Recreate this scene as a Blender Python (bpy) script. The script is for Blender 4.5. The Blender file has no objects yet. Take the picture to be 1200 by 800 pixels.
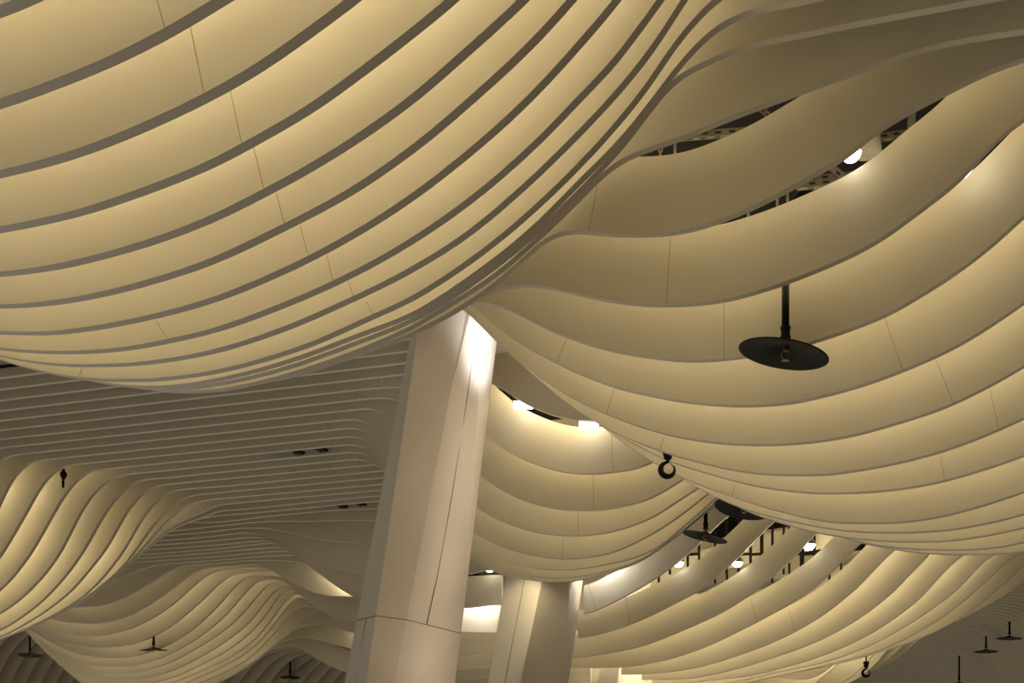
import bpy, bmesh, math, random
from mathutils import Vector, Matrix
random.seed(4)
sc = bpy.context.scene
COL = sc.collection

# ------------------------------------------------------------------ camera
F, CX, HY = 1800.0, 600.0, 1000.0          # focal length, principal column and horizon row, in pixels of the 1200x800 frame
ALPHA = math.atan(0.36)                    # the fins run 19.8 degrees off the picture plane
SA, CA = math.sin(ALPHA), math.cos(ALPHA)
EYE = 1.6
cd = bpy.data.cameras.new('camera'); cam = bpy.data.objects.new('camera', cd); COL.objects.link(cam)
cd.sensor_width = 36.0; cd.lens = 36.0*F/1200.0
cd.shift_x = 0.0; cd.shift_y = (HY-400.0)/1200.0
cd.clip_end = 500
cam.location = (0, 0, EYE); cam.rotation_euler = (math.pi/2, 0, ALPHA)
sc.camera = cam

V0, DV, TH = 6.8, 0.5, 0.09                # first fin's distance, fin spacing, fin thickness
def V(n): return V0 + DV*n
def depth(v, px): return v/(CA + SA*(px-CX)/F)
def W(v, px, py):                          # the point of the plane y = v seen at (px, py)
    Z = depth(v, px)
    return Vector((Z*(-SA + CA*(px-CX)/F), v, EYE + (HY-py)*Z/F))
def H(n): return 7.6 + min(0.33, max(0.0, (n-44)*0.011))    # height of the level ceiling above the eye
def yflat(n, px, drop=0.0): return HY - F*(H(n)-drop)/depth(V(n), px)

def PZ(px, py, Z): return Vector((-SA*Z + CA*(px-CX)*Z/F, CA*Z + SA*(px-CX)*Z/F, EYE + (HY-py)*Z/F))

# ------------------------------------------------------------------ materials
def new_mat(name):
    m = bpy.data.materials.new(name); m.use_nodes = True
    nt = m.node_tree; b = nt.nodes['Principled BSDF']
    return m, nt, b
def paint(name, c, rough=0.5, var=0.05, scale=1.2, bump=0.0, metal=0.0, spots=0.0):
    m, nt, b = new_mat(name)
    tc = nt.nodes.new('ShaderNodeTexCoord')
    nz = nt.nodes.new('ShaderNodeTexNoise'); nz.inputs['Scale'].default_value = scale; nz.inputs['Detail'].default_value = 4
    nt.links.new(tc.outputs['Object'], nz.inputs['Vector'])
    rp = nt.nodes.new('ShaderNodeValToRGB')
    rp.color_ramp.elements[0].position = 0.3; rp.color_ramp.elements[1].position = 0.7
    rp.color_ramp.elements[0].color = tuple(x*(1-var) for x in c)+(1,)
    rp.color_ramp.elements[1].color = tuple(min(1, x*(1+var)) for x in c)+(1,)
    nt.links.new(nz.outputs['Fac'], rp.inputs['Fac'])
    out = rp.outputs['Color']
    if spots:
        n2 = nt.nodes.new('ShaderNodeTexNoise'); n2.inputs['Scale'].default_value = 9.0; n2.inputs['Detail'].default_value = 6
        nt.links.new(tc.outputs['Object'], n2.inputs['Vector'])
        r2 = nt.nodes.new('ShaderNodeValToRGB'); r2.color_ramp.elements[0].position = 0.70; r2.color_ramp.elements[1].position = 0.80
        r2.color_ramp.elements[0].color = (0, 0, 0, 1); r2.color_ramp.elements[1].color = (spots,)*3+(1,)
        nt.links.new(n2.outputs['Fac'], r2.inputs['Fac'])
        mx = nt.nodes.new('ShaderNodeMixRGB'); mx.inputs['Color2'].default_value = tuple(x*0.55 for x in c)+(1,)
        nt.links.new(r2.outputs['Color'], mx.inputs['Fac']); nt.links.new(out, mx.inputs['Color1'])
        out = mx.outputs['Color']
    nt.links.new(out, b.inputs['Base Color'])
    b.inputs['Roughness'].default_value = rough; b.inputs['Metallic'].default_value = metal
    if bump:
        bp = nt.nodes.new('ShaderNodeBump'); bp.inputs['Strength'].default_value = bump; bp.inputs['Distance'].default_value = 0.01
        n3 = nt.nodes.new('ShaderNodeTexNoise'); n3.inputs['Scale'].default_value = 2.5
        nt.links.new(tc.outputs['Object'], n3.inputs['Vector'])
        nt.links.new(n3.outputs['Fac'], bp.inputs['Height']); nt.links.new(bp.outputs['Normal'], b.inputs['Normal'])
    return m
def glow(name, c, s):
    m, nt, b = new_mat(name)
    b.inputs['Base Color'].default_value = c+(1,); b.inputs['Emission Color'].default_value = c+(1,)
    b.inputs['Emission Strength'].default_value = s
    return m
M = {
 'fin': paint('fin_paint', (0.74, 0.685, 0.56), 0.42, 0.03, 0.7, 0.05, spots=0.05),
 'column': paint('column_paint', (0.76, 0.70, 0.60), 0.45, 0.05, 0.6, 0.04, spots=0.06),
 'joint': paint('joint_dark', (0.30, 0.24, 0.14), 0.8),  # the joint lines' own dark brown
 'black': paint('black_metal', (0.005, 0.005, 0.0035), 0.55, 0.2, 3.0, 0.0, 0.0),
 'dark': paint('dark_deck', (0.006, 0.0055, 0.005), 0.9),
 'steel': paint('galvanised_steel', (0.13, 0.115, 0.085), 0.5, 0.2, 5.0, 0.0, 0.2),
 'brass': paint('brass_fitting', (0.45, 0.28, 0.10), 0.35, 0.1, 8.0, 0.0, 0.8),
 'grey': paint('grey_plate', (0.22, 0.21, 0.17), 0.6),
 'duct': paint('duct_wrap', (0.38, 0.33, 0.24), 0.7),
 'wall': paint('far_wall', (0.10, 0.09, 0.07), 0.8),
 'glow': glow('lamp_glass', (1.0, 0.93, 0.78), 5.0),
}

for k in ('black',): M[k].node_tree.nodes['Principled BSDF'].inputs['Specular IOR Level'].default_value = 0.2

# ------------------------------------------------------------------ helpers
def link(name, bm, mat, parent=None, smooth=False):
    me = bpy.data.meshes.new(name); bmesh.ops.recalc_face_normals(bm, faces=bm.faces)
    bm.to_mesh(me); bm.free(); me.materials.append(mat)
    if smooth:
        for p in me.polygons: p.use_smooth = True
    o = bpy.data.objects.new(name, me); COL.objects.link(o)
    if parent: o.parent = parent
    return o
def tag(o, label, cat, group=None):
    o['label'] = label; o['category'] = cat
    if group: o['group'] = group
    return o
def empty(name, loc, label, cat, group=None, rot=(0, 0, 0)):
    o = bpy.data.objects.new(name, None); COL.objects.link(o)
    o.location = loc; o.rotation_euler = rot; o.empty_display_size = 0.2
    return tag(o, label, cat, group)
def box(bm, lo, hi):
    x0, y0, z0 = lo; x1, y1, z1 = hi
    vs = [bm.verts.new(p) for p in ((x0,y0,z0),(x1,y0,z0),(x1,y1,z0),(x0,y1,z0),(x0,y0,z1),(x1,y0,z1),(x1,y1,z1),(x0,y1,z1))]
    for f in ((0,1,2,3),(4,7,6,5),(0,4,5,1),(1,5,6,2),(2,6,7,3),(3,7,4,0)): bm.faces.new([vs[i] for i in f])
def lathe(bm, prof, seg=32, cap=True):     # prof: list of (radius, z)
    rings = []
    for r, z in prof:
        if r < 1e-5: rings.append([bm.verts.new((0, 0, z))])
        else: rings.append([bm.verts.new((r*math.cos(2*math.pi*k/seg), r*math.sin(2*math.pi*k/seg), z)) for k in range(seg)])
    for a, b in zip(rings, rings[1:]):
        for k in range(seg):
            q = [a[k % len(a)], a[(k+1) % len(a)], b[(k+1) % len(b)], b[k % len(b)]]
            u = []
            for w in q:
                if w not in u: u.append(w)
            if len(u) > 2: bm.faces.new(u)
    if cap:
        for r in (rings[0], rings[-1]):
            if len(r) > 2: bm.faces.new(r)
def tube(bm, pts, r, seg=10):              # a round bar along points; r a number or a list
    pts = [Vector(p) for p in pts]; rr = r if isinstance(r, (list, tuple)) else [r]*len(pts)
    rings = []; up = None
    for i, p in enumerate(pts):
        d = (pts[min(i+1, len(pts)-1)] - pts[max(i-1, 0)]).normalized()
        if up is None:
            up = Vector((0, 0, 1)) if abs(d.z) < 0.9 else Vector((1, 0, 0))
        s = d.cross(up).normalized(); up = s.cross(d).normalized()
        rings.append([bm.verts.new(p + rr[i]*(math.cos(2*math.pi*k/seg)*s + math.sin(2*math.pi*k/seg)*up)) for k in range(seg)])
    for a, b in zip(rings, rings[1:]):
        for k in range(seg): bm.faces.new((a[k], a[(k+1) % seg], b[(k+1) % seg], b[k]))
    bm.faces.new(rings[0]); bm.faces.new(rings[-1])
def bar(bm, a, b, w, h):                   # a rectangular bar from a to b
    a, b = Vector(a), Vector(b); d = (b-a).normalized()
    up = Vector((0, 0, 1)) if abs(d.z) < 0.9 else Vector((0, 1, 0))
    s = d.cross(up).normalized(); t = s.cross(d).normalized()
    vs = [bm.verts.new(p + i*s*w/2 + j*t*h/2) for p in (a, b) for i, j in ((-1,-1),(1,-1),(1,1),(-1,1))]
    for f in ((0,1,2,3),(7,6,5,4),(0,4,5,1),(1,5,6,2),(2,6,7,3),(3,7,4,0)): bm.faces.new([vs[i] for i in f])

# ------------------------------------------------------------------ lower edges of the fins
class d(tuple):                            # d(px, drop): at that column the fin hangs drop metres below the level ceiling
    def __new__(cls, px, drop=0.0): return tuple.__new__(cls, (px, drop))
T = {}
# near left swell, fins passing on into the right-hand swell
T[-3] = [(-260,-140),(0,-190),(120,-250),(300,-380)]
T[-2] = [(-260,-30),(0,-90),(120,-150),(300,-280)]
T[-1] = [(-260,62),(-120,42),(0,6),(15,0),(100,-42),(240,-125),(400,-240)]
T[0] = [(-260,170),(-120,150),(0,115.4),(60,93.6),(120,69),(192,33),(240,4.4),(300,-33),(400,-105),(560,-230)]
T[1] = [(-260,240),(-120,225),(0,199),(66,182),(128,160),(192,132),(240,108.6),(300,74),(360,32),(403,0),(480,-62),(600,-160)]
T[2] = [(-260,285),(-120,282),(0,265),(80,248),(160,222),(240,190),(297,160),(360,123),(420,80),(480,33.6),(521,0),(580,-55),(680,-150)]
T[3] = [(-260,310),(-120,322),(0,318),(60,310),(120,296),(180,278),(240,255),(309,221),(360,193),(413,160),(480,112),(540,60),(606,0),(660,-55),(740,-140)]
T[4] = [(-260,320),(-120,348),(0,356.6),(60,352),(120,341),(197,320),(240,305),(332,262),(410,220),(480,171.6),(495,160),(560,104),(620,48),(664,0),(700,-42),(780,-120)]
T[5] = [(-260,325),(-120,370),(0,388),(48,388.4),(100,383),(160,372),(240,351),(318,320),(362,299),(420,267),(480,228),(566,160),(620,110),(670,56),(718,0),(745,-35),(820,-100)]
T[6] = [(-260,325),(-120,378),(0,407),(40,410.4),(80,411),(140,407),(200,396),(240,387),(320,359),(408,320),(480,279.6),(560,223),(631,160),(680,109),(720,67),(746,32),(770,0),(790,-30),(860,-90)]
T[7] = [(-260,320),(-120,375),(0,416),(40,423),(84,426.6),(140,425.6),(200,419),(240,411.6),(320,387),(400,353),(468,320),(540,276),(610,218),(670,160),(720,107),(760,58),(784,22),(798,0),(812,-24),(850,-55),(940,-85)]
T[8] = [(-260,310),(-120,368),(0,421),(40,432),(80,440),(120,443.6),(160,444),(200,441),(240,435.6),(352,405),(432,370),(480,348),(525,320),(580,280),(650,218),(706,160),(720,144),(760,94),(790,48),(812,22),(832,1),(850,-13),(900,-35),(1000,-60)]
T[9] = [(-260,300),(-120,358),(0,414),(60,434),(112,446),(160,452),(200,451),(240,445.6),(300,432),(360,413),(420,390),(480,367),(554,320),(620,268),(680,208),(728,160),(766,112),(794,75),(832,35),(860,18),(890,8),(926,1.6),(970,-8),(1100,-30)]
T[10] = [(-260,290),(-120,345),(0,405),(60,428),(112,444),(160,453),(200,455),(240,450.5),(300,438.5),(360,420.5),(420,398),(480,374),(561,323),(626,271),(686,213),(730,166),(766,118),(782,98),(794,87),(806,80),(832,69),(860,56),(890,48),(920,42),(960,34),(1020,22),(1080,11),(1140,0),(1200,-11),(1300,-28)]
T[11] = [(-260,280),(-120,330),(0,390),(60,418),(112,438),(160,452),(200,458),(240,457),(300,447),(360,430),(420,408.5),(480,382),(530,352),(582,318),(620,285),(660,248),(690,217),(708,199),(720,190),(739,180),(796,160),(860,134),(920,112),(960,97),(1020,76),(1088,53.6),(1140,43),(1200,34),(1300,20)]
T[12] = [d(-260,1.0),d(-60,2.0),(120,430),(200,450),(300,446),(420,413),(480,390),(540,358),(590,322),(620,294),(642,275.6),(655,270.6),(672,269),(688,270.6),(720,274),(760,274),(800,269.6),(840,258),(880,242),(920,222),(960,199),(994,180),(1016,160),(1060,132),(1100,111),(1150,86),(1200,67),(1300,40)]
T[13] = [d(-260,0.4),d(0,1.4),(200,370),(300,380),(400,382),(480,375),(530,356),(568,342),(584,336),(604,332.6),(628,333),(654,338),(692,347),(720,352),(760,356.4),(796,356),(840,352),(892,339),(960,314),(1020,286),(1080,244),(1130,204),(1170,160),(1200,138),(1290,85),(1400,50)]
T[14] = [d(-260,0.1),d(0,0.7),(200,300),(380,345),(480,355),(540,354),(554,354),(570,353),(584,356.4),(598,362.6),(620,374.4),(650,389),(690,403),(720,410.6),(760,417.4),(810,422),(864,418),(910,410),(960,397),(1000,383),(1040,367),(1080,344),(1118,320),(1160,288),(1200,252),(1280,180),(1400,110)]
T[15] = [d(-260),d(0,0.3),(200,265),(380,315),(480,340),(530,348),(554,357),(560,360),(568,370),(582,385),(596,395),(620,408),(650,424),(690,442),(720,453),(760,462),(790,468),(832,473),(870,474.6),(920,472),(960,464),(1020,447),(1060,432),(1120,405),(1200,353.6),(1280,295),(1400,220)]
T[16] = [d(-100),d(200,0.1),(380,290),(480,325),(520,346),(542,361),(552,370),(582,401),(600,418),(616,430),(632,441),(650,454),(680,471),(698,479),(720,488.6),(750,499),(788,510),(820,515.4),(860,519.6),(900,520.4),(936,518.4),(960,516),(1000,509),(1050,495),(1100,479),(1150,456),(1200,428),(1280,378),(1400,300)]
T[17] = [d(0),(380,265),(480,305),(540,356),(570,388),(590,406),(606,423),(630,443),(650,460),(672,477),(692,491),(706,499),(740,514.5),(760,522.6),(788,532.4),(820,541),(860,550),(900,555),(960,555.6),(1000,551),(1040,544),(1090,532),(1140,515),(1200,489),(1280,450),(1400,380)]
T[18] = [d(400),(540,320),(600,400),(650,450),(690,485),(704,497),(720,507),(740,518),(790,542),(820,551),(860,562.6),(910,572.6),(960,577),(1000,576.6),(1056,572),(1100,564),(1150,550),(1200,533),(1280,500),(1400,440)]
T[19] = [d(440),(560,330),(600,385),(650,444),(690,486),(706,500),(720,512),(740,525),(773,546),(796,557),(820,568),(860,581.5),(884,590),(920,600),(960,609),(990,612),(1040,612),(1090,607),(1140,595),(1200,575.6),(1280,545),(1400,490)]
T[20] = [d(460),(580,330),(640,410),(700,480),(740,515),(780,547),(800,561),(830,577),(853,588.5),(876,597),(918,608),(960,616.6),(1000,622),(1056,623.4),(1100,621.4),(1150,614),(1200,601.6),(1280,575),(1400,525)]
T[21] = [d(480),(600,330),(700,460),(760,522),(820,566),(850,585),(876,599),(912,611),(960,624),(1000,630),(1060,634),(1100,633.6),(1150,628),(1200,617.6),(1280,597),(1400,550)]
T[22] = [d(500),(620,330),(720,455),(780,520),(850,578),(900,602),(960,621),(1000,632),(1036,639.4),(1080,643),(1130,643.6),(1176,640),(1200,634.5),(1280,615),(1400,575)]
T[23] = [d(520),(640,330),(720,430),(800,520),(880,585),(960,620),(1000,633),(1050,643),(1084,647.6),(1130,649),(1170,648.4),(1200,645.6),(1280,632),(1400,600)]
for i, k in enumerate((0.80, 0.58, 0.38, 0.22, 0.12, 0.05, 0.02)):
    T[24+i] = [d(620), d(800, 2.2*k), d(950, 3.6*k), d(1150, 4.1*k), d(1400, 3.6*k)]
# middle swell behind the columns
T[31] = [d(0),d(440),d(470),(520,433),(550,438),(576,449),(584,452),(601,464.6),(619,474.6),(636,482),(654,488),(671,491.4),(689,492.6),(704,492),(760,478),(830,440),d(920),d(1400)]
T[32] = [d(0),d(420),(468,452.6),(500,462),(540,488),(569,511),(600,532),(630,544.4),(660,552.6),(690,555),(720,552.4),(744,548.6),(765,540),(800,522),(860,480),d(940),d(1400)]
T[33] = [d(0),(240,487),(322,475.2),(432,464.4),(450,465),(464,468),(500,490),(540,533),(563,557.5),(580,570),(610,585),(640,593.6),(670,597.4),(696,597.4),(720,594.4),(750,587.6),(800,561),(850,525),(900,480),d(980),d(1400)]
T[34] = [(-100,531),(0,522.6),(240,497),(420,476.6),(432,477.4),(442,480),(457,491),(480,515),(520,560),(558,594.4),(580,607.6),(610,619),(640,625.6),(672,627.6),(700,625.6),(720,621.6),(760,607.6),(790,589),(818,571),(860,540),(920,490),d(1000),d(1400)]
T[35] = [(-160,740),(-110,700),(-60,620),(-20,560),(0,538),(8,532),(20,528.6),(60,525.5),(240,506.6),(408,489.6),(420,491),(436,498),(456,513),(490,552),(554,624),(584,639.4),(620,649.6),(660,654.6),(690,652.4),(720,646),(734,640),(768,622.4),(800,601),(830,577),(870,545),(930,490),d(1010),d(1400)]
T[36] = [(-160,745),(-100,710),(-50,670),(-20,630),(0,588),(10,564),(24,548),(40,538),(52,535),(80,532.4),(240,516.6),(406,499.4),(418,501),(432,507),(454,527),(490,565),(552,640),(570,649.6),(600,659.6),(630,666),(660,667.6),(690,664.4),(720,659),(740,654),(756,648),(772,640),(800,617),(836,585),(870,555),(930,500),d(1020),d(1400)]
T[37] = [(-160,750),(-80,725),(-30,688),(0,650),(7,640),(20,616),(34,594),(44,572),(58,556),(76,544.5),(88,541.4),(112,539.6),(240,526.8),(408,510),(420,511.6),(434,518),(452,538),(490,578),(552,649),(570,658.4),(600,670),(630,676),(660,676.8),(690,673),(720,666),(744,658),(775,640),(805,616),(840,585),(880,550),(940,500),d(1030),d(1400)]
T[38] = [(-160,755),(-80,738),(-40,720),(0,690),(22,666),(40,640),(60,604),(70,586),(80,572),(94,557),(108,550),(120,548),(240,536.4),(410,520),(424,522),(438,531),(450,546),(480,575),(552,656),(570,666),(588,672.6),(620,679),(650,681.6),(680,679),(700,674),(720,668),(744,660),(776,640),(808,615),(842,587),(885,550),(940,505),d(1040),d(1400)]
T[39] = [(-160,760),(-80,748),(-40,737),(0,717.6),(22,702),(50,674),(74,640),(88,610),(100,588),(114,572),(130,560),(146,555),(180,552),(240,545.6),(412,528.6),(430,532),(442,541),(450,549),(500,580),(552,630),(620,645),(700,640),(780,600),(860,545),d(960),d(1400)]
T[40] = [(-160,762),(-80,758),(-40,752),(0,737.4),(22,724),(50,702),(80,669),(100,640),(112,618),(128,592),(140,578),(154,566),(170,561),(192,559.4),(240,554.4),(422,537.6),(438,544),(450,549),(500,565),(560,590),(700,600),(800,560),d(920),d(1400)]
T[41] = [(-160,764),(-80,762),(-40,757),(0,745),(36,726),(60,710),(84,690),(108,662),(125,640),(138,616),(148,598),(160,584),(174,572),(192,567),(240,562.4),(440,543.6),(450,544.5),(520,550),(700,560),(800,530),d(900),d(1400)]
T[42] = [(-160,764),(-80,763),(-40,759),(0,748),(20,740),(40,731),(76,712),(104,692),(128,666),(147,640),(160,616),(172,598),(186,584),(200,575),(216,572),(240,570.6),(449,550),d(520),d(1400)]
T[43] = [(-160,760),(-40,757),(0,747),(26,738),(60,722),(88,707),(120,684),(144,662),(161,640),(176,618),(192,600),(208,587),(224,580),(240,578),(260,576),d(420),d(1400)]
T[44] = [(-160,750),(-40,752),(0,745),(26,737),(60,722),(100,702),(140,669),(170,637),(184,621),(200,605),(218,592),(240,585),(252,583.2),d(420),d(1400)]
T[45] = [(-160,735),(-40,742),(20,733),(60,717),(100,698),(140,668),(178,636),(192,622),(210,610.5),(226,604),(240,598),(252,591.5),(270,589.6),d(420),d(1400)]
T[46] = [(-160,700),(-40,722),(20,716),(100,690),(150,660),(178,637),(200,620),(220,611.5),(232,607.5),(244,603),(254,598.5),(280,596.4),d(420),d(620),d(900,0.1),d(1400)]
T[47] = [(-160,650),(0,690),(100,670),(150,648),(190,624),(214,613),(236,606.6),(256,603.6),(300,600),d(420),d(560),d(700,0.7),d(830,0.2),d(920),d(1400)]
T[48] = [d(-160,0.8),d(0,1.6),d(80,1.4),d(160,0.4),d(220),(240,611.6),(326,603),(420,596),d(480,0.1),d(560,0.7),d(700,1.2),d(830,0.4),d(920),d(1400)]
T[49] = [d(-160,0.2),d(0,0.6),d(80,0.5),d(160,0.1),(240,617.4),(300,611.5),(326,610),(372,610.2),(405,609),(440,610),(490,640),(549,673),(569,667),(600,672),(651,688),(668,682),(720,661),(776,630),(830,593),(880,575),d(1000),d(1400)]
T[50] = [d(0),(240,623.2),(292,618),(310,618.6),(330,622),(360,629),(382,632.5),(418,636),(433,640),(480,672),(544,712),(584,708),(630,722),(684,718.6),(720,704.4),(768,677),(816,640),(832,623),(852,605),(900,580),d(1020),d(1400)]
T[51] = [d(0),(240,628.8),(292,623.8),(310,627.5),(327,633),(343,640),(368,656.6),(393,666.6),(427,674),(480,712),(541,740),(581,741),(630,748),(677,747),(720,737.4),(746,728),(792,706),(824,688),(848,668),(878,640),(894,623),(906,611),(960,585),d(1060),d(1400)]
T[52] = [d(0),(240,634),(302,629),(318,634),(330,641),(347,651),(360,660),(387,681),(402,688),(423,694),(480,728),(539,749),(578,754),(620,768),(671,770),(720,763.6),(750,757),(800,738),(848,716),(890,688),(912,670),(942,640),(954,626),(1000,600),d(1100),d(1400)]
T[53] = [d(0),(260,637.5),(312,633),(330,641.5),(347,652.5),(360,661.5),(383,679),(402,692),(422,704),(480,738),(538,754),(566,763),(576,766),(620,778),(669,782),(720,781.6),(770,775),(820,760),(872,736),(920,710),(960,683),(990,654),(1004,640),(1050,605),d(1160),d(1400)]
T[54] = [d(0),(240,643.8),(260,642),(322,636),(350,645),(422,690),(480,745),(537,769),(566,763.6),(600,772),(670,788),(730,790),(760,789),(810,783),(860,769),(908,751),(960,723),(1000,692),(1048,644),(1100,610),d(1200),d(1400)]
T[55] = [d(0),(240,647.8),(260,646),(332,641),(380,655),(430,690),(480,740),(535,779),(574,779),(640,793),(700,798),(752,796),(800,795),(848,787),(900,772),(960,750),(1010,722),(1050,690),(1088,649),(1140,615),d(1240),d(1400)]
T[56] = [d(0),(240,652.6),(260,651),(340,645),(390,657),(440,700),(480,745),(534,785),(574,782),(640,800),(700,805),(780,802),(840,796),(880,791),(920,781),(960,769),(1020,742),(1072,706),(1126,652),(1180,625),(1300,590)]
T[57] = [(-160,640),(0,690),(80,694),(140,677),(164,667),(180,662),(200,660),(240,657.3),(260,655.5),(346,650),(400,660),(440,690),(480,745),(533,797),(574,794),(640,806),(700,812),(800,808),(860,799),(912,787),(960,777),(1010,760),(1060,734),(1120,692),(1160,652),(1220,625),(1400,580)]
T[58] = [(-160,680),(0,700),(60,708),(86,711),(112,710.4),(140,702),(170,686),(196,670),(212,663),(240,660.8),(260,659),(298,656),(327,656),(358,660),(400,672),(440,690),(500,750),(540,800),(700,815),(800,812),(900,794),(960,780.6),(1030,761.5),(1100,726),(1150,686),(1188,652),(1230,630),(1400,590)]
T[59] = [(-160,690),(0,705),(60,725.6),(80,729),(112,730.4),(140,725),(174,708),(200,690),(224,672),(240,665.4),(260,663.6),(302,661),(315,665),(332,677),(352,687.5),(368,694),(390,698),(410,698.6),(440,705),(520,770),(560,800),(700,812),(800,800),(900,792),(960,782),(1030,764),(1080,747),(1115,730),(1150,706),(1185,676),(1215,650),d(1400,1.0)]
T[60] = [(-160,700),(0,712),(24,723),(42,733),(56,737),(80,743),(108,745),(140,740),(168,729),(196,712),(220,692),(240,674.5),(252,669),(260,667.5),(290,664.5),(312,665),(332,678),(353,696),(367,708),(385,718),(402,725),(417,728),(480,750),(560,800),(700,805),(900,785),(1030,762),(1080,747),(1136,720),(1170,702),(1200,682),(1240,655),d(1400,0.6)]
T[61] = [(-160,700),(0,716),(20,727),(36,736),(56,746),(80,754),(112,758.4),(140,757),(170,749),(200,733),(226,712),(240,699),(260,680),(270,673.5),(282,671),(310,669),(324,669),(340,684),(353,697),(377,715),(395,728),(413,740),(480,765),(560,790),(700,795),(900,775),(1030,758),(1080,744),(1136,719),(1200,686),(1260,655),d(1400,0.6)]
T[62] = [(-160,700),(0,716),(20,727),(32,736),(50,747),(70,758),(100,768),(130,771),(160,768),(190,758),(220,741),(240,724),(260,704),(273,688),(285,677.5),(295,674),(315,673.5),(332,677),(345,688),(380,714),(420,740),(500,760),(560,770),d(700,1.5),d(900,0.5),d(1100)]
T[63] = [(-160,700),(0,716),(20,727),(32,737),(64,762),(90,775),(120,780.6),(150,780),(180,773),(210,760),(240,741),(266,718),(284,697),(300,681),(310,678),(322,679),(338,683),(360,702),(420,738),(500,750),(560,755),d(700,1.0),d(1100)]
T[64] = [(-160,700),(0,716),(20,728),(32,738),(60,762),(84,778),(110,787),(140,789),(170,785),(200,775),(240,753),(270,732),(292,709),(308,689),(320,681.5),(334,683),(342,687),(370,706),(420,730),(520,735),d(700,1.0),d(960,3.0),d(1080,0.6),d(1200)]
T[65] = [(-160,700),(0,716),(20,728),(34,740),(60,765),(100,790),(140,796),(170,794),(200,786),(240,766),(270,747),(296,724),(312,703),(324,689),(336,685),(346,690),(372,706),(420,728),(520,730),d(700,1.2),d(940,3.4),d(1080,0.8),d(1200)]
T[66] = [(-160,700),(0,716),(20,728),(34,741),(60,767),(110,798),(150,803),(180,799),(210,790),(240,776),(270,759),(298,736),(316,713),(328,696),(340,689),(350,694),(374,708),(420,728),(520,730),d(700,1.4),(900,818),(950,804),(960,796),(972,786),(982,778),(1005,752),(1040,700),d(1160)]
T[67] = [(-160,700),(0,716),(20,729),(34,742),(60,768),(110,803),(150,811),(200,800),(240,783.5),(270,769),(300,747),(320,722),(334,703),(346,694),(356,699),(380,712),(430,730),(520,735),d(700,1.6),(900,820),(972,806),(986,800),(998,792),(1014,778),(1024,766),(1036,749),(1070,700),d(1190)]
T[68] = [(-160,705),(0,720),(20,731),(34,743),(60,769),(110,806),(160,817),(240,790),(280,770),(306,749),(326,724),(340,706),(350,697),(363,705),(385,716),(430,732),(520,740),d(700,1.8),(900,822),(980,806),(995,800),(1010,792),(1028,776),(1040,761),(1050,746),(1080,700),d(1200)]
T[69] = [(-160,705),(0,720),(20,731),(34,744),(60,770),(120,812),(180,816),(240,797),(290,772),(318,745),(338,722),(352,709),(368,712),(400,725),(440,736),(520,745),d(700,2.0),(900,824),(985,806),(1006,794),(1028,782),(1046,768),(1058,756),(1072,740),(1100,700),d(1220)]
T[70] = [(-160,705),(0,720),(20,730),(50,752),(90,780),(140,806),(200,812),(255,799),(300,773),(325,752),(337,742),(348,730),(363,717.5),(375,714.5),(395,726),(440,745),(520,755),d(700,2.0),(900,826),(980,803),(992,798),(1026,784),(1056,768),(1072,753),(1085,744),(1120,700),d(1240)]
T[71] = [(-160,700),(0,715),(60,750),(140,795),(200,805),(255,796),(300,771),(318,758),(328,751),(340,739),(355,733),(373,731),(387,735),(413,741),(460,760),(520,775),d(700,2.4),(900,820),(990,790),(1050,755),(1090,730),(1140,690),d(1250)]
T[72] = [d(-160,1),(0,710),(60,735),(140,775),(200,790),(255,786),(300,768),(318,758.5),(328,753),(338,748),(352,746),(367,747.5),(380,752),(412,760),(460,775),(520,785),d(700,2.4),(900,800),(990,775),(1050,740),d(1200)]
T[73] = [d(-160,0.5),(0,705),(60,720),(140,750),(200,770),(255,778),(300,768),(316,760.5),(332,756.5),(344,756),(360,765),(380,777),(404,787),(460,800),(520,800),d(700,2.0),d(900,1.8),d(1050,0.5),d(1200)]
T[74] = [d(-160,0.3),d(0,0.2),d(140,0.6),d(240,1.2),d(300,0.8),d(344,0.4),(380,765),(404,780),(460,792),(520,790),d(700,1.2),d(900,1.0),d(1050,0.2),d(1200)]
NMAX = 136
def far_curve(n):                          # the deep ceiling: level in the middle, swelling down on both sides
    xs = 30 + 17.5*(n-76); k = 0.020 - 0.0003*min(17, max(0, n-76))
    xr = 1172 - (n-89)*4.7; out = []
    for px in range(-260, 1461, 5):
        y = yflat(n, px)
        if n >= 76 and px < xs:
            q = xs-px; y += k*q*q if q < 60 else k*3600 + 2*k*60*(q-60)*0.9
        if n >= 79 and px > xr:
            q = px-xr; y += 0.0085*q*q if q < 85 else 0.0085*7225 + 1.45*(q-85)
        y = min(y, yflat(n, px, 5.0))
        out.append((px, y))
    return out

def pchip(xs, ys):
    n = len(xs); h = [xs[i+1]-xs[i] for i in range(n-1)]; dl = [(ys[i+1]-ys[i])/h[i] for i in range(n-1)]
    m = [dl[0]]
    for i in range(1, n-1):
        if dl[i-1]*dl[i] <= 0: m.append(0.0)
        else:
            w1, w2 = 2*h[i]+h[i-1], h[i]+2*h[i-1]; m.append((w1+w2)/(w1/dl[i-1]+w2/dl[i]))
    m.append(dl[-1])
    def f(x):
        if x <= xs[0]: q = xs[0]-x; return ys[0] - m[0]*200*(1-math.exp(-q/200))
        if x >= xs[-1]: q = x-xs[-1]; return ys[-1] + m[-1]*200*(1-math.exp(-q/200))
        i = 0
        while x > xs[i+1]: i += 1
        t = (x-xs[i])/h[i]; t2, t3 = t*t, t*t*t
        return (2*t3-3*t2+1)*ys[i] + (t3-2*t2+t)*h[i]*m[i] + (-2*t3+3*t2)*ys[i+1] + (t3-t2)*h[i]*m[i+1]
    return f
PX0, PX1, STEP = -260, 1460, 4
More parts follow.
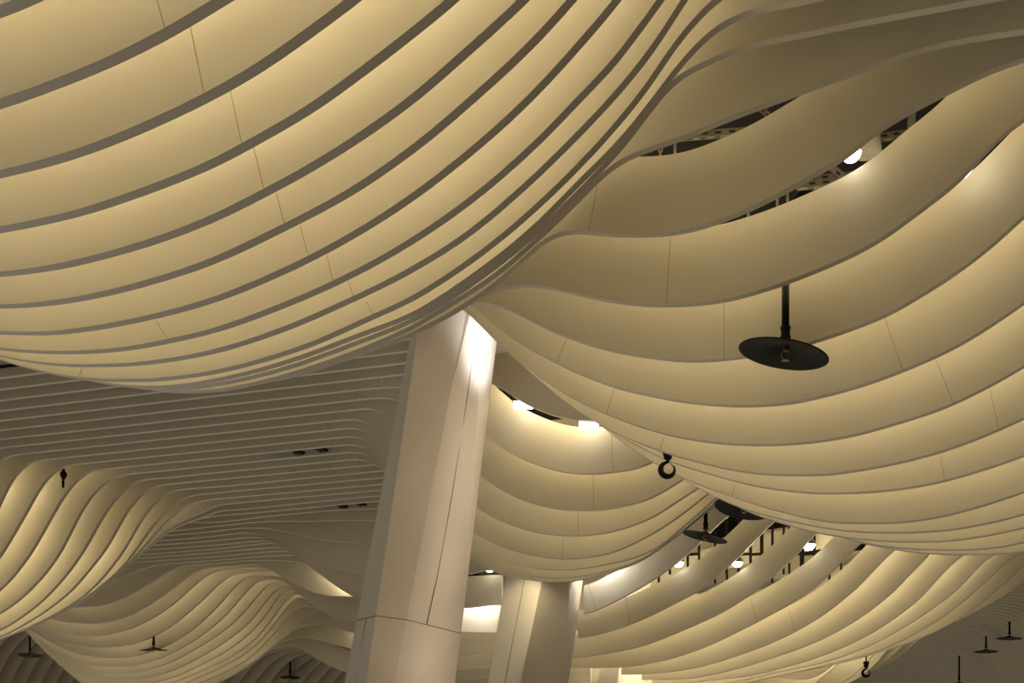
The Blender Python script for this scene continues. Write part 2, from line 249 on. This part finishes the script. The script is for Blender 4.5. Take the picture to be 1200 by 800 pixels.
EDGE = {}
def edge(n):                               # sampled lower edge of fin n: list of (px, py)
    if n in EDGE: return EDGE[n]
    if n in T:
        pts = []; L = T[n]
        for p in L: pts.append((p[0], yflat(n, p[0], p[1])) if isinstance(p, d) else p)
        # fill level stretches between two level marks exactly
        full = []
        for i, p in enumerate(pts):
            full.append(p)
            if i+1 < len(L) and isinstance(L[i], d) and isinstance(L[i+1], d) and L[i][1] == L[i+1][1]:
                x = p[0]+40
                while x < pts[i+1][0]-20: full.append((x, yflat(n, x, L[i][1]))); x += 40
        f = pchip([p[0] for p in full], [p[1] for p in full])
        xs = list(range(PX0, PX1+1, STEP)); ys = [f(x) for x in xs]
    elif n >= 75:
        fc = far_curve(n); f = pchip([p[0] for p in fc], [p[1] for p in fc])
        xs = list(range(PX0, PX1+1, STEP)); ys = [f(x) for x in xs]
    else:
        xs = list(range(PX0, PX1+1, STEP)); ys = [yflat(n, x) for x in xs]
    ys = [max(y, yflat(n, x)) for x, y in zip(xs, ys)]
    sg = 22 if n < 24 else (8 if n < 40 else 4)
    for _ in range(sg):
        ys = [ys[0]] + [0.25*ys[i-1]+0.5*ys[i]+0.25*ys[i+1] for i in range(1, len(ys)-1)] + [ys[-1]]
    EDGE[n] = list(zip(xs, ys)); return EDGE[n]
def edge_y(n, px):
    e = edge(n); i = min(len(e)-2, max(0, int((px-PX0)/STEP))); t = (px-e[i][0])/STEP
    return e[i][1]*(1-t)+e[i+1][1]*t

CUTS = {24:(488,618), 25:(488,618), 26:(488,618), 27:(488,618), 28:(488,618), 29:(488,618), 30:(488,568),
        48:(594,668), 49:(590,651), 50:(588,684), 51:(592,677),
        54:(692,728), 55:(692,752), 56:(692,764), 57:(692,775), 58:(692,782)}
def fin_h(n, px=600):
    if 49 <= n <= 62: return 0.60 if px > 620 else (0.76 if px < 500 else 0.76-0.16*(px-500)/120)
    return 0.71 if 31 <= n <= 38 else 0.66
def fin_mesh(n):
    pts = [W(V(n), x, y) for x, y in edge(n)]
    N = len(pts); hs = []
    for i in range(N):
        a, b = pts[max(0, i-2)], pts[min(N-1, i+2)]
        m = (b.z-a.z)/(b.x-a.x); hs.append(fin_h(n, edge(n)[i][0])*min(2.2, (1+m*m)**(0.40 if n < 24 else (0.25 if 49 <= n <= 62 and edge(n)[i][0] > 620 else 0.55))))
    for _ in range(6): hs = [hs[0]]+[0.25*hs[i-1]+0.5*hs[i]+0.25*hs[i+1] for i in range(1, N-1)]+[hs[-1]]
    cut = CUTS.get(n); runs = []
    xs = [x for x, y in edge(n)]
    if cut:
        def at(px):
            i = min(N-2, max(0, int((px-PX0)/STEP))); t = (px-xs[i])/STEP
            return pts[i].lerp(pts[i+1], t), hs[i]*(1-t)+hs[i+1]*t
        a = [(p, h) for x, p, h in zip(xs, pts, hs) if x < cut[0]] + [at(cut[0])]
        b = [at(cut[1])] + [(p, h) for x, p, h in zip(xs, pts, hs) if x > cut[1]]
        runs = [a, b]
    else: runs = [list(zip(pts, hs))]
    bm = bmesh.new()
    for run in runs:
        rows = []
        for p, h in run:
            rows.append([bm.verts.new(q) for q in ((p.x, p.y, p.z), (p.x, p.y+TH, p.z), (p.x, p.y+TH, p.z+h), (p.x, p.y, p.z+h))])
        for a, b in zip(rows, rows[1:]):
            for k in range(4): bm.faces.new((a[k], a[(k+1) % 4], b[(k+1) % 4], b[k]))
        bm.faces.new(rows[0]); bm.faces.new(rows[-1][::-1])
    return bm

ORD = ['first','second','third','fourth','fifth','sixth','seventh','eighth','ninth','tenth','eleventh','twelfth','thirteenth',
       'fourteenth','fifteenth','sixteenth','seventeenth','eighteenth','nineteenth','twentieth']
def ordw(k):
    if k < 20: return ORD[k]
    q, r = divmod(k+1, 10)
    if r == 0: return ['twentieth','thirtieth','fortieth','fiftieth','sixtieth'][q-2]
    return ['twenty','thirty','forty','fifty','sixty'][q-2] + '-' + ORD[r-1]
def fin_label(n):
    if n <= -1: return 'cream curved ceiling fin %s' % {-1:'cropped by the top left corner', -2:'just above the top left corner', -3:'high above the top left corner'}[n], 'fins of the near left swell'
    if n <= 8: return 'cream curved fin of near left swell, %s lit band down from the corner band' % ordw(n), 'fins of the near left swell'
    if n <= 11: return 'dim sweeping fin crossing the top right corner, %s down from the top edge' % ordw(n-9), 'fins of the near left swell'
    if n <= 23: return 'cream curved fin of right swell, %s below the uppermost dark opening' % ordw(n-12), 'fins of the right swell'
    if n <= 30: return 'dim level fin seen between left swell and pillar, %s down' % ordw(n-24), 'level ceiling fins'
    if n <= 38: return 'curved fin of the middle swell right of the pillar, %s from its top' % ordw(n-31), 'fins of the middle swell'
    if n <= 48: return 'fin sweeping down over lower left, level behind pillar, %s of that run downwards' % ordw(n-39), 'fins of the lower left swell'
    if n <= 58: return 'curved fin of lower right swell under the bare lamps, %s from its top' % ordw(n-49), 'fins of the lower right swell'
    if n <= 74: return 'curved fin of the small bottom left swell with dish, %s from its top' % ordw(n-59), 'fins of the bottom left swell'
    return 'distant dim ceiling fin near the bottom edge, %s going away' % ordw(n-75), 'distant dim fins'
FINS = {}
for n in range(-3, NMAX+1):
    o = link('ceiling_fin', fin_mesh(n), M['fin'])
    lb, g = fin_label(n); tag(o, lb, 'ceiling fin', g); FINS[n] = o

# panel joints on the fin faces: (fin, top pixel, bottom pixel)
JOINTS = [(0,184,0,193,32),(1,223,31,239,103),(2,270,106,283,159),(3,297,172,309,220),(4,323.6,226,333,262),(5,351.6,264,361,299),
 (6,383,299,390,327),(7,408,328,413.6,349),(8,429,353,437,368),(6,183,376,196,397),(12,700,217,690,270),(13,785.6,278,781,356),(14,848.6,353,848.6,419),
 (15,1037,373,1057.6,434),(16,1097,422,1117,471),(17,1160,456,1170,479),(15,664,397,652,424),(16,719,456,711,484),(17,778.6,512,773,527),
 (19,861,568,858,580),(18,1102,536,1107,562),(32,716,500,718.4,552),(33,695,552,696,597),(34,678,594,677,627.5),(35,660,625,659,654),
 (50,688,680,698.6,713),(51,733,698,738,730),(53,880,702,887,727),(54,923,710,932,738),(32,443.6,441,443.6,454),(33,417.6,453,417.6,465.5),
 (33,322,463,322,475),(36,384.4,490,384.4,501),(38,390,510,390,521),(41,421.5,537,421.5,545),(8,96,431,93,441)]
for n, x0, y0, x1, y1 in JOINTS:
    a = W(V(n), x0, y0); yb = edge_y(n, x1); b = W(V(n), x1, yb-0.3)
    w = 0.002 + 0.00014*depth(V(n), x1)
    bm = bmesh.new(); y = V(n)
    s = Vector((b.z-a.z, 0, -(b.x-a.x))).normalized()*w/2
    q = [a-s, a+s, b+s, b-s]
    vs = [bm.verts.new((p.x, y-0.0015, p.z)) for p in q] + [bm.verts.new((p.x, y+0.001, p.z)) for p in q]
    for f in ((0,1,2,3),(7,6,5,4),(0,4,5,1),(1,5,6,2),(2,6,7,3),(3,7,4,0)): bm.faces.new([vs[i] for i in f])
    j = link('panel_joint', bm, M['joint'], FINS[n]); j['label'] = 'thin dark joint line'

# ------------------------------------------------------------------ pillars
def cam2world(X, Z, z): return Vector((-SA*Z + CA*X, CA*Z + SA*X, z))
def arris(pts, z):                         # pts: points (px, py, camera depth) down one arris; its place at height z above the eye
    q = sorted([((HY-y)*Z/F, (x-CX)*Z/F, Z) for x, y, Z in pts])
    k = 0
    while k < len(q)-2 and z > q[k+1][0]: k += 1
    (z0, X0, Z0), (z1, X1, Z1) = q[k], q[k+1]; t = (z-z0)/(z1-z0)
    return cam2world(X0+(X1-X0)*t, Z0+(Z1-Z0)*t, z+EYE)
def pillar(label, E, back, zs):
    bm = bmesh.new(); rings = []
    for z in zs:
        ring = [arris(a, z) for a in E]
        a, e = ring[0], ring[-1]
        for t, dz in back: ring.append(a.lerp(e, t) + dz*Vector((-SA, CA, 0)))
        rings.append([bm.verts.new(p) for p in ring])
    for a, b in zip(rings, rings[1:]):
        k = len(a)
        for i in range(k): bm.faces.new((a[i], a[(i+1) % k], b[(i+1) % k], b[i]))
    bm.faces.new(rings[0]); bm.faces.new(rings[-1])
    o = link('faceted_pillar', bm, M['column']); tag(o, label, 'pillar')
    return o
def groove(o, p, q, w=0.009):
    bm = bmesh.new(); bar(bm, p, q, w, 0.012); j = link('joint', bm, M['joint'], o); j['label'] = 'thin dark joint line'
def on_face(E, i, j, t, z):                # a point of the facet between arrises i and j
    return arris(E[i], z).lerp(arris(E[j], z), t) + Vector((SA, -CA, 0))*0.003
E1 = [[(480,400,21.4),(404,800,21.4)], [(488,400,21.0),(429,800,21.0)], [(546,367,21.35),(462,800,21.35)],
      [(566,386,21.7),(545.6,690,22.64),(532.2,800,22.64)], [(582,401,22.67),(533,800,22.67)]]
c1 = pillar('tall white faceted leaning pillar, the nearer of two', E1, [(0.95, 0.75), (0.55, 1.6), (0.1, 1.0)], [-1.6, 0.6, 2.0, 3.25, 3.9, 5.0, 6.5, 8.6])
for i in range(4): groove(c1, on_face(E1, i, i+1, 0, 3.25), on_face(E1, i, i+1, 1, 3.25))
zz = [3.25, 3.9, 5.0, 6.5, 7.7]
for za, zb in zip(zz, zz[1:]):
    groove(c1, arris(E1[2], za).lerp(arris(E1[3], za), 0.36+0.07*(za-3.25)) + Vector((CA*0.8-SA*0.5*-1, SA*0.8-CA*0.5, 0))*0.004,
           arris(E1[2], zb).lerp(arris(E1[3], zb), 0.36+0.07*(zb-3.25)) + Vector((CA*0.8-SA*0.5*-1, SA*0.8-CA*0.5, 0))*0.004, 0.008)
groove(c1, on_face(E1, 0, 1, 0.5, 0.6), on_face(E1, 0, 1, 0.5, 3.25))
E2 = [[(593,674,33.3),(572,800,33.3)], [(635,681,32.4),(610,800,32.4)], [(667,681,32.7),(666,752,32.86),(665.4,800,32.94)], [(683,680,33.6),(673,752,33.15),(666,800,32.96)]]
c2 = pillar('white faceted pillar further back with a dark front facet', E2, [(0.8, 0.9), (0.2, 0.9)], [-1.6, 0.6, 2.0, 3.6, 4.6, 5.8, 7.0, 8.8])
groove(c2, arris(E2[0], 3.2).lerp(arris(E2[1], 3.2), 0.52)+Vector((0, -0.004, 0)), arris(E2[0], 5.95).lerp(arris(E2[1], 5.95), 0.52)+Vector((0, -0.004, 0)), 0.012)

E3 = [[(703,770,37.0),(701,800,37.0)], [(727,770,36.0),(724,800,36.0)], [(733,770,36.1),(731,800,36.1)], [(757,770,37.2),(755,800,37.2)]]
pillar('top of a distant white pillar at the bottom edge', E3, [(0.8, 1.0), (0.2, 1.0)], [-1.6, 1.0, 4.0, 6.5, 8.8])

# ------------------------------------------------------------------ hanging dishes
def dish_parts(root, rod_len, tilt, dia=0.80):
    R = dia/2
    bm = bmesh.new(); lathe(bm, [(0.034, 0.0), (0.034, rod_len)], 16); link('rod', bm, M['black'], root, True)
    bm = bmesh.new(); lathe(bm, [(0.034,-0.02),(0.046,-0.02),(0.046,0.0),(0.040,0.005),(0.040,0.06),(0.046,0.065),(0.046,0.085),(0.034,0.085)], 20)
    link('collar', bm, M['black'], root)
    bm = bmesh.new(); lathe(bm, [(0.026,-0.13),(0.026,-0.02)], 12); link('pipe_nipple', bm, M['steel'], root)
    bm = bmesh.new()
    prof = [(0.03, 0.0), (0.06, -0.006), (0.12, -0.030), (0.20, -0.052), (0.30, -0.066), (R-0.02, -0.078), (R, -0.082), (R+0.002, -0.090), (R-0.004, -0.094),
            (R-0.03, -0.088), (0.30, -0.078), (0.20, -0.064), (0.12, -0.044), (0.06, -0.02), (0.03, -0.014)]
    lathe(bm, prof, 64, cap=True)
    dsh = link('dish', bm, M['black'], root, True); dsh.location = (0, 0, -0.07); dsh.rotation_euler = tilt
    bm = bmesh.new(); lathe(bm, [(0.022,-0.03),(0.026,-0.03),(0.026,0.0),(0.014,0.0)], 12)
    for s in (-1, 1): tube(bm, [(s*0.02,0,-0.03),(s*0.036,0,-0.06),(s*0.028,0,-0.10),(0,0,-0.12)], 0.006, 6)
    lathe(bm, [(0.0,-0.12),(0.034,-0.12),(0.034,-0.125),(0.0,-0.125)], 16)
    sp = link('sprinkler_head', bm, M['brass'], root); sp.location = (0, 0, -0.09)
def dish(v, px, py, ytop, tilt, label, dia=0.8):
    p = W(v, px, py)                       # collar position
    top = W(v, px, ytop)
    root = empty('ceiling_dish', p, label, 'hanging dish', 'dark dishes hanging between the fins', (0, 0, ALPHA))
    dish_parts(root, top.z-p.z, tilt, dia)
R_ = math.radians
dish(V(13)+0.3, 920.5, 394, 320, (R_(1), R_(11), 0), 'large black dish on a rod hanging under the right swell')
dish(V(38)+0.3, 827, 618.5, 575, (R_(3), R_(14), 0), 'tilted black dish edge-on beside the middle swell')
dish(V(29), 872, 583, 552, (R_(-7), R_(12), 0), 'black dish half hidden behind the lower edge of right swell')
dish(V(61)+0.3, 180, 755, 738, (R_(5), 0, 0), 'small edge-on dish hanging in front of the bottom left swell')
dish(V(70)+0.3, 35, 762, 735, (R_(-4), 0, 0), 'dark dish at the bottom left corner under a swell')
dish(V(95)+0.3, 340, 789, 768, (R_(-3), 0, 0), 'tiny distant dish on a long rod left of the pillar')
dish(V(86)+0.3, 1183, 742, 728, (R_(2), R_(2), 0), 'rightmost of the distant dishes at the bottom right')
dish(V(96)+0.3, 1155.5, 758, 745, (R_(0), R_(1), 0), 'middle one of three distant dishes at bottom right')
dish(V(104)+0.3, 1124, 796.5, 768, (R_(2), 0, 0), 'distant long-rod dish touching the bottom edge at right')

# ------------------------------------------------------------------ hooks and sprinkler
def hook(v, px, py, ytop, s, label):
    p = W(v, px, py)                       # top of the eye of the hook
    top = W(v, px, ytop)
    root = empty('crane_hook', p, label, 'hook', None, (0, 0, ALPHA))
    bm = bmesh.new(); lathe(bm, [(0.0,0.025*s),(0.050*s,0.025*s),(0.058*s,0.04*s),(0.085*s,0.16*s),(0.085*s,0.20*s),(0,0.20*s)], 24, cap=False); link('socket', bm, M['black'], root)
    bm = bmesh.new(); lathe(bm, [(0.022*s,0.18*s),(0.022*s,top.z-p.z)], 10); link('chain_tube', bm, M['black'], root)
    bm = bmesh.new(); pts = [(0,0,0.05*s),(0,0,-0.01*s)]; r = [0.030*s, 0.028*s]
    c = (0.0, -0.125*s)
    for k in range(0, 21):
        a = R_(112 + k*14.5)
        rr = 0.105*s if k < 14 else 0.105*s*(1-0.01*(k-14))
        pts.append((c[0]+rr*math.cos(a), 0, c[1]+rr*math.sin(a)))
        r.append(s*(0.026+0.020*math.sin(math.pi*min(1, k/15.0))) if k < 15 else s*max(0.008, 0.028-0.0035*(k-14)))
    tube(bm, pts, r, 12); link('hook_body', bm, M['black'], root, True)
    bm = bmesh.new(); tube(bm, [(0.03*s,0,-0.02*s),(0.055*s,0,-0.045*s),(0.088*s,0,-0.10*s)], [0.010*s,0.011*s,0.009*s], 8); tube(bm, [(0.075*s,0,-0.08*s),(0.11*s,0,-0.085*s)], 0.009*s, 8)
    link('safety_latch', bm, M['brass'], root)
hook(V(17)+0.3, 782.5, 540, 515, 0.70, 'black crane hook hanging where right and middle swells meet')
hook(V(63)+0.3, 1015, 783, 760, 0.85, 'small distant crane hook near the bottom right')
p = W(V(37)+0.3, 74.3, 560)
root = empty('hanging_sprinkler', p, 'small dark sprinkler drop hanging at far left', 'sprinkler')
bm = bmesh.new(); lathe(bm, [(0.0,-0.02),(0.035,-0.02),(0.07,0.05),(0.07,0.10),(0.035,0.14),(0.03,0.19),(0,0.19)], 16, cap=False); link('body', bm, M['black'], root, True)
bm = bmesh.new(); lathe(bm, [(0.012,0.19),(0.012,1.4)], 8); link('drop_pipe', bm, M['black'], root)
bm = bmesh.new(); tube(bm, [(0,0,-0.02),(-0.01,0,-0.09),(-0.005,0,-0.19)], [0.022,0.030,0.022], 10); link('nozzle', bm, M['black'], root, True)

# ------------------------------------------------------------------ service plates in the level ceiling
def service_plate(n, x0, x1, label):
    z = EYE+H(n)+0.03; v0, v1 = V(n)+TH+0.01, V(n+1)-0.01
    a = W(V(n)+0.3, x0, yflat(n, x0)); b = W(V(n)+0.3, x1, yflat(n, x1))
    root = empty('service_plate', (0, 0, 0), label, 'service panel', 'service panels between level fins')
    L = b.x-a.x
    bm = bmesh.new(); box(bm, (a.x, v0, z), (a.x+0.86*L, v1, z+0.02)); link('plate', bm, M['grey'], root)
    bm = bmesh.new(); box(bm, (a.x+0.86*L, v0, z+0.01), (b.x, v1, z+0.05)); link('slot', bm, M['dark'], root)
    bm = bmesh.new(); lathe(bm, [(0.0,-0.03),(0.10,-0.03),(0.12,0.0),(0.13,0.03)], 20, cap=False)
    o = link('device_body', bm, M['black'], root, True); o.location = (a.x+0.52*L, (v0+v1)/2, z-0.01)  # small dark device in the panel, gives no light
service_plate(38, 320, 379, 'dark service panel between level fins, nearer one left of pillar')
service_plate(47, 378, 425, 'dark service panel between level fins, lower one beside the pillar')
bm = bmesh.new(); bar(bm, W(V(26)-0.02, -60, 437), W(V(26)-0.02, 41, 425), 0.03, 0.045)  # black bar put in for the dark gap along the fin's lower edge
tag(link('gap_bar', bm, M['black']), 'thin black bar standing for a dark gap at the left edge below near swell', 'dark gap')

# ------------------------------------------------------------------ lamps
def lamp_fixture(v, px, py, kind, label, r=0.12):
    p = W(v, px, py)
    root = empty('hanging_lamp', p, label, 'lamp', 'lamps hidden above the fins', (0, 0, ALPHA))
    if kind == 'dome':
        bm = bmesh.new(); lathe(bm, [(0.0,-r*0.9),(r*0.5,-r*0.78),(r*0.85,-r*0.42),(r,0.0),(r*0.95,0.02),(0,0.02)], 24, cap=False); link('glass', bm, M['glow'], root, True)
        bm = bmesh.new(); lathe(bm, [(r*1.02,0.0),(r*1.02,0.05),(r*0.5,0.14),(r*0.35,0.30),(0,0.30)], 24, cap=False); link('housing', bm, M['steel'], root, True)
    else:
        bm = bmesh.new(); box(bm, (-0.15,-0.05,-0.055), (0.15,0.05,0.045)); link('glass', bm, M['glow'], root)
        bm = bmesh.new(); box(bm, (-0.17,-0.07,0.046), (0.17,0.07,0.10)); link('housing', bm, M['black'], root)
lamp_fixture(V(31)+0.29, 613, 474, 'box', 'left of two glowing box lamps in the middle swell slot')
lamp_fixture(V(31)+0.29, 690, 496.5, 'box', 'right of two glowing box lamps in the middle swell slot')
lamp_fixture(V(50)+0.29, 795, 659, 'dome', 'glowing lamp in uppermost slot of the lower right swell')
lamp_fixture(V(51)+0.29, 864, 659, 'dome', 'glowing lamp in second slot of the lower right swell')
lamp_fixture(V(52)+0.29, 948, 638, 'dome', 'glowing lamp in third slot of the lower right swell', 0.14)
lamp_fixture(V(49)+0.29, 574, 665, 'dome', 'small glowing lamp seen between the two pillars')
lamp_fixture(V(12)+0.36, 997, 179, 'dome', 'glowing lamp in dark opening at the upper right', 0.09)

gap_glow = empty('hanging_lamp', W(V(13)+0.28, 1143, 190), 'thin glowing strip added for the light in the right edge gap', 'lamp', None, (0, R_(-47), 0))  # glowing strip added for the light that shows through the fin gap
bm = bmesh.new(); box(bm, (-0.14,-0.02,-0.02), (0.14,0.02,0.02)); link('glass', bm, M['glow'], gap_glow)
bm = bmesh.new(); box(bm, (-0.16,-0.03,0.021), (0.16,0.03,0.05)); link('housing', bm, M['black'], gap_glow)
def add_light(p, power, col, r=0.12):
    L = bpy.data.lights.new('lamp_light', 'POINT'); L.energy = power; L.color = col; L.shadow_soft_size = r
    o = bpy.data.objects.new('lamp_light', L); COL.objects.link(o); o.location = p; return o
WARM = (1.0, 0.84, 0.52); COOL = (1.0, 0.97, 0.95)
def over(n, px, h, power, col=WARM, r=0.12):       # a lamp hanging h above the top edge of fin n, in the gap behind it
    y = edge_y(n, px); p = W(V(n)+0.29, px, y); p.z += fin_h(n) + h
    add_light(p, power, col, r)
def row(ns, pxs, h, power, col=WARM):
    for i, n in enumerate(ns):
        for px in pxs: over(n, px + (i % 3)*40 + random.uniform(-18, 18), h*random.uniform(0.8, 1.2), power*random.uniform(0.65, 1.35), col)
row(range(-3, 11), range(-160, 760, 120), 0.45, 7.2)
row(range(13, 23), range(680, 1320, 120), 0.45, 8.0)
row(range(32, 38), (580, 640, 700, 760), 0.4, 7.5)
for px, n_ in ((612, 31), (640, 31), (668, 31), (692, 31)): over(n_, px, -0.35, 9)
row(range(36, 39), (-110, -60, -10), 0.4, 10)
row(range(39, 42), (-80, -20, 30), 0.4, 10)
row(range(42, 46), (-20, 40, 90), 0.4, 10)
row(range(59, 70), (60, 120, 180, 240), 0.4, 10)
row(range(51, 59), (700, 760, 820, 880, 940, 1000, 1060), 0.4, 10)
row(range(51, 57), (540,), 0.4, 8)
add_light(W(V(58)+0.3, 404, 681), 12, WARM); add_light(W(V(58)+0.3, 385, 668), 3, WARM); add_light(W(V(71)+0.3, 428, 744), 7, WARM)
row(range(64, 67), (915,), 0.3, 60); row(range(66, 71), (980,), 0.3, 4)
def spot(p, target, power, col, angle, r=0.1, blend=0.6):
    L = bpy.data.lights.new('unseen_pillar_spot', 'SPOT'); L.energy = power; L.color = col; L.shadow_soft_size = r
    L.spot_size = math.radians(angle); L.spot_blend = blend
    o = bpy.data.objects.new('unseen_pillar_spot', L); COL.objects.link(o); o.location = p
    o.rotation_euler = (Vector(target)-Vector(p)).to_track_quat('-Z', 'Y').to_euler()
# lamps at the pillar heads, and unseen spots added to brighten the pillars
add_light(W(V(49)+0.3, 706, 655), 26, COOL)
add_light(W(V(50)+0.25, 560, 695), 34, COOL)
add_light(W(V(56)+0.2, 768, 783), 10, COOL)
spot(W(20.2, 672, 458), W(20.5, 572, 395), 300, COOL, 62, 0.15, 1.0)
spot(PZ(598, 668, 31.6), PZ(612, 715, 32.6), 60, WARM, 80)
PINK = (1.0, 0.80, 0.62)  # tint of the unseen spots added to brighten the pillars
for tx, ty, e in ((470, 770, 700), (490, 640, 800), (515, 520, 900), (535, 430, 700)):
    spot(PZ(1070, 1060, 23.0), PZ(tx, ty, 21.9), e*2.2, PINK, 13, 0.7)
for tx, ty in ((470, 760), (495, 600), (515, 460)):
    spot(PZ(560, 1090, 8.0), PZ(tx, ty, 21.2), 520, PINK, 8, 0.7)
spot(PZ(560, 1000, 16.0), PZ(625, 750, 32.5), 500, PINK, 13, 0.5)

# ------------------------------------------------------------------ roof space above the fins
def structure(name, bm, mat):
    o = link(name, bm, mat); o['kind'] = 'structure'; return o
bm = bmesh.new(); box(bm, (-75, -4, EYE+11.0), (60, 80, EYE+11.3)); structure('ceiling', bm, M['dark'])
bm = bmesh.new(); box(bm, (-75, 80, -1.0), (60, 80.4, EYE+11.0)); structure('wall_back', bm, M['wall'])

def channel(a, b, label, w=0.08, h=0.07):
    root = empty('steel_channel', a, label, 'steel channel', 'steel channels above the fins')
    bm = bmesh.new(); a, b = Vector(a), Vector(b); bar(bm, Vector(), b-a, w, h); link('rail', bm, M['steel'], root)
    L = (b-a).length; dd = (b-a).normalized(); bm = bmesh.new(); t = 0.12; s = Vector((0,0,1)).cross(dd).normalized()
    while t < L-0.1:
        bar(bm, dd*t - Vector((0,0,h/2+0.001)), dd*(t+0.07) - Vector((0,0,h/2+0.001)), w*0.35, 0.004)
        bar(bm, dd*t - s*(w/2+0.001), dd*(t+0.07) - s*(w/2+0.001), 0.004, h*0.35); t += 0.16
    o = link('slots', bm, M['dark'], root); o['label'] = 'row of dark slots'
channel(PZ(760,163,16.5), PZ(930,150,16.9), 'perforated steel channel crossing the uppermost dark opening')
channel(PZ(893,125,16.0), PZ(912,143,15.6), 'short slanting steel channel at the right of uppermost opening')
channel(PZ(935,212,17.0), PZ(1010,205,17.2), 'wide perforated channel below the lamp in second opening')
channel(PZ(935,218,16.6), PZ(1010,211,16.8), 'lower parallel channel below the lamp in second opening')
channel(PZ(1020,163,17.0), PZ(1085,153,17.2), 'steel channel in the right end of the second opening')
channel(PZ(870,262,16.8), PZ(920,245,17.0), 'steel channel at the left end of second opening', 0.05, 0.05)
channel(PZ(975,196,16.2), PZ(1000,216,16.0), 'slanting steel brace below the lamp')
channel(PZ(1068,150,16.5), PZ(1069,128,16.5), 'upright steel post at right end of second opening')
def pipe(a, b, r, mat, name, label, cat):
    bm = bmesh.new(); tube(bm, [a, b], r, 14); o = link(name, bm, M[mat], None, True); tag(o, label, cat)
pipe(PZ(913,100,17.5)+Vector((0,0,2.2)), PZ(913,150,17.5), 0.045, 'black', 'hanging_pipe', 'upright black pipe in the uppermost dark opening', 'pipe')
for i, (px, y0, y1, Z) in enumerate([(791,150,195,16.8),(877,225,262,17.0),(911,215,252,17.0),(923,212,248,17.2),(955,190,240,17.4)]):
    pipe(PZ(px,y0-20,Z), PZ(px,y1,Z), 0.016, 'steel', 'hanging_rod', 'thin steel hanger rod %s in the dark openings' % ['left of all','second from left','third from left','fourth from left','right of all'][i], 'hanger rod')
pipe(PZ(930,240,17.5), PZ(960,205,17.8), 0.05, 'black', 'hanging_pipe', 'slanting black pipe in the second opening', 'pipe')
bm = bmesh.new(); lathe(bm, [(0.0,0.32),(0.09,0.32),(0.13,0.25),(0.16,0.0),(0.15,0.0),(0.0,0.02)], 24, cap=False)
o = link('loudspeaker_cone', bm, M['grey'], None, True); o.location = PZ(1016,181,16.4); tag(o, 'grey cone shaped fixture right of the upper lamp', 'fixture')
ch = empty('hanging_chain', PZ(774,196,16.0), 'brass chain hanging in the uppermost dark opening', 'chain')
for k in range(62):
    bm = bmesh.new(); pts = [(0.022*math.cos(t), 0, 0.034*math.sin(t)) for t in [i*math.pi/6 for i in range(13)]]
    tube(bm, pts, 0.007, 6); l = link('chain_link', bm, M['brass'], ch); l.location = (0, 0, 0.048*k); l.rotation_euler = (0, 0, (k % 2)*math.pi/2)

bm = bmesh.new(); tube(bm, [PZ(560, 655, 50), PZ(1080, 655, 50)], 0.5, 24); o = link('hanging_air_duct', bm, M['duct'], None, True)
tag(o, 'pale round air duct glimpsed through the slots of the lower right swell', 'air duct')
for i, px in enumerate((772, 806, 838, 852, 866, 880, 892, 905, 925, 941, 972)):
    root = empty('hanging_bracket', PZ(px, 640, 37.5), 'black suspension bracket above the slots, %s from left' % ordw(i), 'bracket', 'black brackets above the lower right swell')
    bm = bmesh.new(); bar(bm, (0,0,-0.9), (0,0,EYE+11.0-root.location.z), 0.05, 0.05); link('post', bm, M['black'], root)
    bm = bmesh.new(); bar(bm, (0.28,0,-0.7), (0.28,0,1.6), 0.05, 0.05); bar(bm, (0,0,-0.2), (0.28,0,-0.2), 0.04, 0.06); link('arm', bm, M['black'], root)

# ------------------------------------------------------------------ world
w = bpy.data.worlds.new('world'); sc.world = w; w.use_nodes = True
nt = w.node_tree; bg = nt.nodes['Background']
tc = nt.nodes.new('ShaderNodeTexCoord'); sx = nt.nodes.new('ShaderNodeSeparateXYZ'); nt.links.new(tc.outputs['Generated'], sx.inputs[0])
mr = nt.nodes.new('ShaderNodeMapRange'); mr.inputs['From Min'].default_value = -1.0; mr.inputs['From Max'].default_value = 0.3
nt.links.new(sx.outputs['X'], mr.inputs['Value'])
mx = nt.nodes.new('ShaderNodeMixRGB'); mx.inputs['Color1'].default_value = (0.47, 0.43, 0.37, 1); mx.inputs['Color2'].default_value = (0.062, 0.046, 0.027, 1)
nt.links.new(mr.outputs['Result'], mx.inputs['Fac']); m2 = nt.nodes.new('ShaderNodeMapRange'); m2.inputs['From Min'].default_value = -1.0; m2.inputs['From Max'].default_value = 0.0
m2.inputs['To Min'].default_value = 1.35; m2.inputs['To Max'].default_value = 0.75
nt.links.new(sx.outputs['Z'], m2.inputs['Value']); nt.links.new(m2.outputs['Result'], bg.inputs['Strength'])
nt.links.new(mx.outputs['Color'], bg.inputs['Color'])
bg.inputs['Strength'].default_value = 1.0

sc.view_settings.view_transform = 'Standard'; sc.view_settings.look = 'None'
sc.view_settings.gamma = 1.0; sc.view_settings.use_curve_mapping = False; sc.view_settings.exposure = 0.0
sc.cycles.max_bounces = 8; sc.cycles.diffuse_bounces = 6; sc.cycles.sample_clamp_indirect = 6.0
